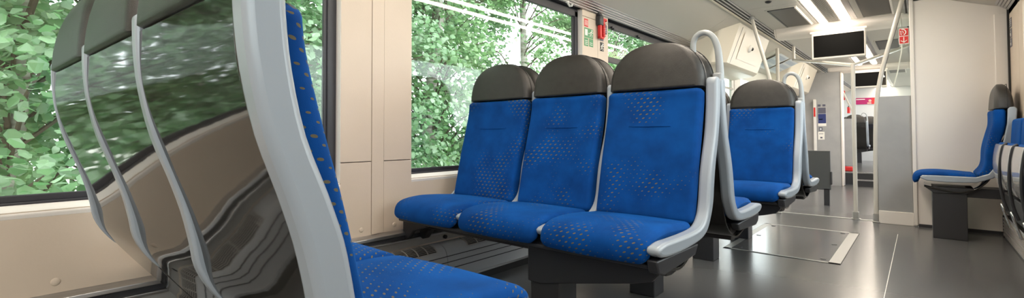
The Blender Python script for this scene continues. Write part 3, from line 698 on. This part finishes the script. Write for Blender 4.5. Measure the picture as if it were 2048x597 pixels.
# ------------------------------------------------------------------ vestibule: left door, boxes, far wall
def door_box(y0, y1, label, dome_y):
    o = thing('door_drive_cover', label, 'cover', (-1.6, (y0+y1)/2, 1.6))
    P = [(-1.47,2.075),(-1.50,1.99),(-1.60,1.70),(-1.625,1.63),(-1.68,1.595),(-1.98,1.57),(-1.98,1.84),(-1.75,1.95)]
    Pe = [(x-.13 if x > -1.9 else x, z-(.0)) for x, z in P]
    Pe = [(max(x, -1.98), z) for x, z in Pe]
    vs = []; ring = [(y0, Pe), (y0+.16, P), (y1-.10, P), (y1, Pe)]; n = len(P)
    for y, pp in ring:
        for x, z in pp: vs.append((x, y, z))
    fs = [tuple(range(n))[::-1], tuple(range(3*n, 4*n))]
    for i in range(3): fs += [(i*n+k, i*n+(k+1) % n, (i+1)*n+(k+1) % n, (i+1)*n+k) for k in range(n)]
    MB().add(vs, fs).build('housing', M['cream'], o, bevel=.02, seg=3)
    fl = MB(); 
    fl.add([(-1.499+.002, y0+.42, 1.985), (-1.499+.002, y1-.3, 1.985), (-1.60+.002, y1-.3, 1.70), (-1.60+.002, y0+.42, 1.70)], [(0,1,2,3)])
    fl.v = [(x+.003, y, z+.001) for x, y, z in fl.v]; fl.build('flap', M['cream'], o)
    gap = MB(); gap.tube([(-1.486,y0+.30,2.03),(-1.502,y0+.295,1.985),(-1.60,y0+.27,1.705),(-1.627,y0+.265,1.635)], .006, 6); gap.build('joint', M['plate'], o)
    nx = Vector((.945, 0, -.33))
    c0 = Vector((-1.545, dome_y, 1.86))
    cam = thing('security_camera', 'white dome camera on the '+('nearer' if y0 < 7 else 'farther')+' cream door cover', 'camera', c0)
    MB().dome(c0, .05, nx, .7).build('dome', M['plastic'], cam, smooth=60); MB().dome(c0+nx*.03+Vector((0,.012,0)), .022, nx+Vector((0,.3,0)), .9).build('lens', M['lens'], cam, smooth=60)
door_box(5.40, 7.0, 'cream bulging door cover with dome camera left under the ceiling, nearer one', 6.18)
door_box(9.1, 10.85, 'cream bulging door cover under the ceiling beside the grey notice wall', 10.0)
# left door leaf and wall of the vestibule
lw = MB()
lw.box(-2.06, -2.0, 5.55, 5.75, -.2, 1.9); lw.box(-2.06, -2.0, 7.2, 9.2, .7, .75); lw.box(-2.06, -2.0, 7.2, 10.9, -.2, .7); lw.box(-2.06, -2.0, 7.2, 7.5, .7, 1.9); lw.box(-2.06, -2.0, 9.2, 10.9, .7, 1.9); lw.box(-2.06, -2.0, 7.2, 10.9, 1.65, 1.9)
lw.box(-2.06, -2.0, 10.9, YE, -.2, .8); lw.box(-2.06, -2.0, 10.9, 11.6, .8, 1.9); lw.box(-2.06, -2.0, 13.6, 14.2, .8, 1.9); lw.box(-2.06, -2.0, 17, YE, .8, 1.9); lw.box(-2.06, -2.0, 10.9, YE, 1.8, 1.95)
lw.box(.56, .62, 5.6, 6.0, -.2, 1.95); lw.box(.56, .62, 7.4, 8.2, -.2, 1.95); lw.box(.56, .62, 5.6, YE, 1.75, 2.0); lw.box(.56, .62, 8.2, YE, -.2, .8); lw.box(.56, .62, 10.2, 11.4, .8, 1.95); lw.box(.56, .62, 13.6, 14.2, .8, 1.95)
struct('wall_side', lw, M['white'], smooth=0)
for nm, x, ya, yb, lab in (('door_1', -2.03, 5.75, 7.2, 'sliding entrance door on the left below the cream cover'), ('door_2', .59, 6.0, 7.4, 'sliding entrance door on the right behind the partition')):
    d = thing(nm, lab, 'door', (x, (ya+yb)/2, -.17)); d['kind'] = 'structure'
    ym = (ya+yb)/2
    for a, b in ((ya, ym-.004), (ym+.004, yb)):
        q = MB(); q.box(x-.02, x+.02, a, b, -.16, .12); q.box(x-.02, x+.02, a, a+.10, .12, 1.75); q.box(x-.02, x+.02, b-.10, b, .12, 1.75); q.box(x-.02, x+.02, a, b, 1.62, 1.80)
        l = q.build('door_leaf', M['plastic'], d, bevel=.004); MB().box(x-.004, x+.004, a+.10, b-.10, .12, 1.62).build('pane', M['glass'], l, smooth=0)
    if x < 0:
        MB().tube([(x+.04, ya+.2, 1.45), (x+.07, ya+.25, 1.45), (x+.07, yb-.25, 1.45), (x+.04, yb-.2, 1.45)], .016, 10).build('handrail', M['pole'], d)
        q = MB(); q.box(x+.021, x+.023, ym-.07, ym-.01, 1.22, 1.34); q.build('red_sticker', M['red'], d)
o = MB().prism([(-2.0,7.48),(-2.0,7.54),(-1.50,7.54),(-1.50,7.48)], .9, 1.6, 'z')
tag(MB().tube([(-1.508,7.5,-.17),(-1.508,7.5,2.04)], .022, 12).build('grab_pole', M['pole'], smooth=60), 'straight pale post rising to the beam behind the farther facing bench', 'pole')
tag(MB().box(-1.99, -1.53, 7.495, 7.505, .5, 2.0).build('glass_screen', M['glass'], smooth=0), 'glass draught screen between the left wall and the straight post', 'glass screen')
# low dark panel on a leg
lp = thing('low_screen', 'low dark grey panel on a steel leg beyond the last bench', 'panel', (-1.2, 7.5, -.17))
MB().box(-1.60, -.94, 7.78, 7.83, .045, .587).build('panel', M['panelgrey'], lp, bevel=.005)
MB().box(-1.02, -.955, 7.78, 7.83, -.17, .06).build('leg', M['mid'], lp)
MB().box(-.945, -.925, 7.77, 7.84, .12, .30).build('end_clip', M['dark'], lp, bevel=.004)
# route maps on the sloped ceiling
for k, (y0, y1, t0, t1) in enumerate(((7.75,8.35,.30,.62),(8.45,9.05,.30,.62))):
    pa = Vector((-1.52,0,2.015)); pb = Vector((-1.86,0,1.87))
    o = thing('route_map', 'pale route map on the sloped ceiling left of the bars, '+('nearer one' if k == 0 else 'farther one'), 'sign', (-1.7, y0, 1.95), 'route maps above the vestibule')
    def sl(t, y, e): p = pa.lerp(pb, t); return (p.x+.006+e*.4, y, p.z-.012-e)
    MB().add([sl(0,y0,0), sl(0,y1,0), sl(1,y1,0), sl(1,y0,0)], [(0,1,2,3)]).build('sheet', M['map'], o)
    q = MB()
    for j in range(3):
        for i in range(5):
            ya = y0+.05+i*.105; ta = .08+j*.3
            q.add([sl(ta,ya,.003), sl(ta,ya+.08,.003), sl(ta+.2,ya+.08,.003), sl(ta+.2,ya,.003)], [(0,1,2,3)])
    q.build('print', M['mapline'], o)
# far grey wall with notices
q = MB(); q.box(-2.0, -1.135, 10.9, 11.1, -.19, 2.02); struct('wall_far_left', q, M['partition'], bevel=.008)
tag(MB().box(-1.134, -1.105, 10.885, 11.12, -.17, 2.0).build('edge_profile', M['white'], bevel=.008), 'pale edge profile on the grey notice wall by the steps', 'trim')
tag(MB().box(-1.57, -1.525, 10.82, 10.9, -.18, 1.50).build('door_pillar', M['plastic'], bevel=.006), 'narrow white pillar left of the notices on the far grey wall', 'pillar')
tag(MB().box(-1.562, -1.532, 10.816, 10.821, 1.16, 1.34).build('red_sticker', M['red'], smooth=0), 'tiny red sticker on the narrow white pillar', 'sign')
def note(name, label, x0, x1, z0, z1, m, rows):
    o = thing(name, label, 'sign', ((x0+x1)/2, 10.895, (z0+z1)/2))
    MB().box(x0, x1, 10.894, 10.899, z0, z1).build('sheet', m, o, smooth=0)
    for (a, b, c_, d, mm, nm) in rows: MB().box(a, b, 10.892, 10.8945, c_, d).build(nm, M[mm], o, smooth=0)
note('notice_poster', 'navy notice poster with white foot on the far grey wall', -1.502, -1.368, .975, 1.345, M['signwhite'], [(-1.50,-1.37,1.22,1.34,'signgrey','header'), (-1.50,-1.37,1.03,1.215,'navy','field'), (-1.49,-1.43,1.10,1.115,'map','print')])
note('safety_icons', 'small dark pictogram pair above the navy poster', -1.507, -1.375, 1.355, 1.402, M['partition'], [(-1.505,-1.455,1.358,1.40,'signgrey','icon'), (-1.425,-1.376,1.358,1.40,'signgrey','icon')])
note('safety_icons', 'small dark pictogram below the navy poster', -1.489, -1.433, .885, .952, M['signgrey'], [(-1.475,-1.447,.90,.935,'map','icon')])
note('notice_sheet', 'white sheet with printed lines, lowest on the far grey wall', -1.506, -1.40, .712, .865, M['signwhite'], [(-1.49,-1.42,.82,.83,'signgrey','print'), (-1.47,-1.435,.735,.765,'signgrey','print')])
# steps and passage beyond
st = MB(); st.box(-2.0, .56, 11.25, 11.5, -.17, .062); st.box(-.95, -.2, 10.98, 11.25, -.17, -.06)
struct('floor_step', st, M['mid'], smooth=0)
st = MB(); st.box(-2.0, .56, 11.235, 11.27, .06, .085); tag(st.build('step_edge', M['alu']), 'bright nosing on the upper step at the far end of the aisle', 'step edge')
st = MB(); st.box(-.95, -.2, 10.965, 11.0, -.062, -.038); tag(st.build('step_edge', M['alu']), 'bright nosing on the lower step at the far end of the aisle', 'step edge')
tag(MB().box(-1.17, -.965, 11.32, 11.34, .19, 1.12).build('glass_screen', M['partition'], bevel=.004), 'pale grey screen at the top of the far steps', 'panel')
tag(MB().box(-1.16, -1.0, 11.31, 11.40, .085, .18).build('red_box', M['red'], bevel=.02), 'low red box under the pale screen by the far steps', 'box')
tag(MB().tube(smooth_path([Vector(p) for p in ((-1.30,11.35,2.05),(-1.20,11.35,1.85),(-1.10,11.35,1.55),(-1.0,11.35,1.28),(-.975,11.35,1.12))], 4), .016, 10).build('grab_pole', M['pole'], smooth=60), 'slanted pale grab pole above the pale screen by the far steps', 'pole')
tag(MB().box(-1.175, -1.115, 11.45, 11.46, 1.50, 1.685).build('emergency_sticker', M['red'], smooth=0), 'small red emergency sticker left of the far slanted pole', 'sign')
fe = thing('fire_extinguisher', 'small red fire extinguisher behind the far slanted pole', 'fire extinguisher', (-1.13, 12.2, 1.28))
MB().cyl((-1.13,12.2,1.26), .03, .13, 'z', 14).build('cylinder', M['red'], fe); MB().cyl((-1.13,12.2,1.39), .012, .03, 'z', 8).build('valve', M['black'], fe)
ew = MB(); ew.box(-2.06, .62, 16.4, 16.5, 0, 2.15); struct('wall_end', ew, mat('pale_end_wall', (.55,.56,.57), .5))
bw = MB(); bw.box(-2.06, .62, -2.56, -2.5, 0, 2.15); struct('wall_rear', bw, M['wall'])
bn = thing('advert_banner', 'magenta and red advertising banner high on the far white end wall', 'banner', (-1.1, 16.38, 1.74))
MB().box(-1.36, -.87, 16.38, 16.399, 1.65, 1.83).build('sheet', M['magenta'], bn, smooth=0); MB().box(-.99, -.87, 16.376, 16.38, 1.65, 1.83).build('red_field', M['red'], bn, smooth=0)
q = MB(); q.dome((-1.03,16.378,1.745), .035, (0,-1,0), .1); q.box(-1.09, -1.0, 16.374, 16.379, 1.655, 1.70); q.build('figure', mat('banner_skin', (.7,.35,.3), .6), bn)
MB().box(-1.34, -1.14, 16.376, 16.379, 1.78, 1.80).build('print', M['signwhite'], bn, smooth=0)
for k, (dx, yy) in enumerate(((-.30, 13.3), (-.14, 14.9))):
    o = copy_tree(b_twob); o.location = (b_twob.location.x+dx, yy+.4, .07)
    o['label'] = ('dark-backed bench beyond the far steps, first of the two with grab handles', 'blue bench with grab handle just behind the first one beyond the far steps')[k]
# outside ground and trees
gd = MB(); gd.box(-30, -2.6, -14, 30, -1.3, -1.2); struct('ground', gd, M['ground'])
gd = MB(); gd.box(.9, 30, -14, 30, -1.3, -1.2); struct('ground_right', gd, M['ground'])

def leaf_poly(c, nrm, tip, s, mb):
    nrm = nrm.normalized(); t = (tip - nrm*tip.dot(nrm)).normalized(); b = nrm.cross(t)
    sh = ((-.5,0),(-.25,.40),(.1,.45),(.55,0),(.1,-.45),(-.25,-.40))
    mb.add([c+t*(p[0]*s)+b*(p[1]*s)+nrm*(-.10*s*abs(p[1])*2) for p in sh], [(0,1,2,3,4,5)])
def tree(loc, h, rad, n, s, label, leafm, barkr, clumps, zlo=-.6, name='leafy_tree', squash=.6):
    x, y = loc; z0 = -1.2; rnd = random.Random(int(x*100+y*37))
    o = thing(name, label, 'tree', (x, y, z0), 'trees outside the left windows')
    pts = [Vector((x+.06*math.sin(k*1.3+x), y+.07*math.cos(k*1.7+y), z0+h*k/8)) for k in range(9)]
    MB().tube(pts, [barkr*(1-.09*k) for k in range(9)], 10).build('trunk', M['bark'], o, smooth=60)
    br = MB(); lf = MB(); cl = []
    for k in range(clumps):
        zz = zlo+rnd.random()*(h-1.2-zlo); a = rnd.random()*2*PI; rr = rad*math.sqrt(rnd.random())
        if rnd.random() < .75: a = rnd.uniform(-PI/2, PI/2)
        p = Vector((x+rr*math.cos(a)*squash, y+rr*math.sin(a), zz)); cl.append(p)
        st_ = Vector((x, y, min(max(zz-.35-.2*rr, z0+.2), z0+h)))
        mid = (st_+p)/2+Vector((0,0,.10+.1*rnd.random()))
        br.tube([st_, mid, p], [.014,.010,.004], 5)
    br.build('branches', M['twig'], o, smooth=60)
    for k in range(n):
        c = cl[rnd.randrange(len(cl))]; q = Vector((rnd.gauss(0,.15), rnd.gauss(0,.17), rnd.gauss(0,.13)))
        nr = Vector((.55+rnd.gauss(0,.5), rnd.gauss(0,.5), .75+rnd.gauss(0,.4))); tp = Vector((rnd.gauss(0,1), rnd.gauss(0,1), rnd.gauss(-.4,.7)))
        leaf_poly(c+q, nr, tp, s*rnd.uniform(.65,1.2), lf)
    lf.build('foliage', leafm, o, smooth=0)
tree((-4.1,-1.9), 5.6, 1.5, 11000, .075, 'broad poplar outside the near window, mirrored in the seat backs', M['leaf'], .07, 75)
tree((-3.9,.15), 5.6, 1.15, 12000, .066, 'leafy poplar outside at the left picture edge', M['leaf'], .05, 85)
tree((-4.2,1.5), 5.6, 1.1, 10000, .064, 'leafy poplar outside between the near bench and the wall pillar', M['leaf'], .05, 75)
tree((-4.6,2.65), 6, 1.1, 17000, .062, 'pale-barked tree outside behind the leftmost facing seat', M['leaf'], .10, 95)
tree((-5.2,4.3), 6, 1.4, 14000, .070, 'pale-barked tree outside behind the middle facing seat', M['leaf2'], .12, 95)
tree((-5.3,6.4), 6.5, 1.5, 11000, .075, 'birch outside the window with the tilting top pane', M['leaf2'], .10, 80)
tree((-5.6,9.0), 6.5, 1.7, 7000, .085, 'birch outside the left entrance door', M['leaf2'], .10, 60)
tree((-7.2,1.0), 7, 2.4, 12000, .11, 'taller tree standing behind the poplar at the left edge', M['leaf2'], .12, 75)
tree((-6.2,3.4), 6.5, 1.8, 13000, .075, 'fuller tree filling the gap between the pale-barked trees', M['leaf'], .09, 110, -1.0)
tree((-6.1,5.35), 6.5, 1.5, 13000, .075, 'leafy birch behind the pale-barked trees, seen over the middle headrest', M['leaf'], .10, 100)
tree((-5.8,11.8), 7, 2.0, 11000, .09, 'birch far along the track, seen through the tilting pane', M['leaf2'], .10, 90)
tree((-5.7,10.4), 6.5, 1.5, 11000, .075, 'leafy birch behind the pillar with the red hammer', M['leaf'], .09, 90, .8)
tree((-4.5,-.75), 5.8, 1.2, 10000, .07, 'poplar outside the near window whose crown shows in the mirrored seat backs', M['leaf2'], .06, 80)
tree((-6.8,-2.0), 7, 2.3, 10000, .10, 'taller tree standing farthest back, mirrored in the near seat backs', M['leaf2'], .12, 85)
tree((-8.0,5.0), 7, 2.6, 9000, .12, 'taller tree standing behind the pale-barked trees', M['leaf2'], .14, 75)

# ------------------------------------------------------------------ world, lights, camera
wd = bpy.data.worlds.new('sky'); bpy.context.scene.world = wd; wd.use_nodes = True
bg = wd.node_tree.nodes['Background']; bg.inputs[0].default_value = (.93,.97,1,1); bg.inputs[1].default_value = 2.6
f, cx, cy = 940.65, 1024, 247.0
yaw, pitch, roll = .7141, .0247, -.0027
cs, sn = math.cos, math.sin
F = Vector((-sn(yaw)*cs(pitch), cs(yaw)*cs(pitch), sn(pitch))); R = Vector((cs(yaw), sn(yaw), 0)); U = R.cross(F)
R, U = R*cs(roll)+U*sn(roll), U*cs(roll)-R*sn(roll)
cd = bpy.data.cameras.new('camera'); co = bpy.data.objects.new('camera', cd); C.objects.link(co)
m = Matrix((R, U, -F)).transposed().to_4x4(); m.translation = (0, 0, .82); co.matrix_world = m
cd.sensor_width = 36; cd.lens = f/2048*36; cd.shift_y = (cy-298.5)/2048; cd.clip_start = .01; cd.clip_end = 200
sc = bpy.context.scene; sc.camera = co
sc.view_settings.view_transform = 'Standard'; sc.view_settings.look = 'None'; sc.view_settings.exposure = 1.2; sc.view_settings.gamma = 1
sc.cycles.max_bounces = 10; sc.cycles.diffuse_bounces = 5; sc.cycles.transparent_max_bounces = 16
sc.cycles.use_denoising = True
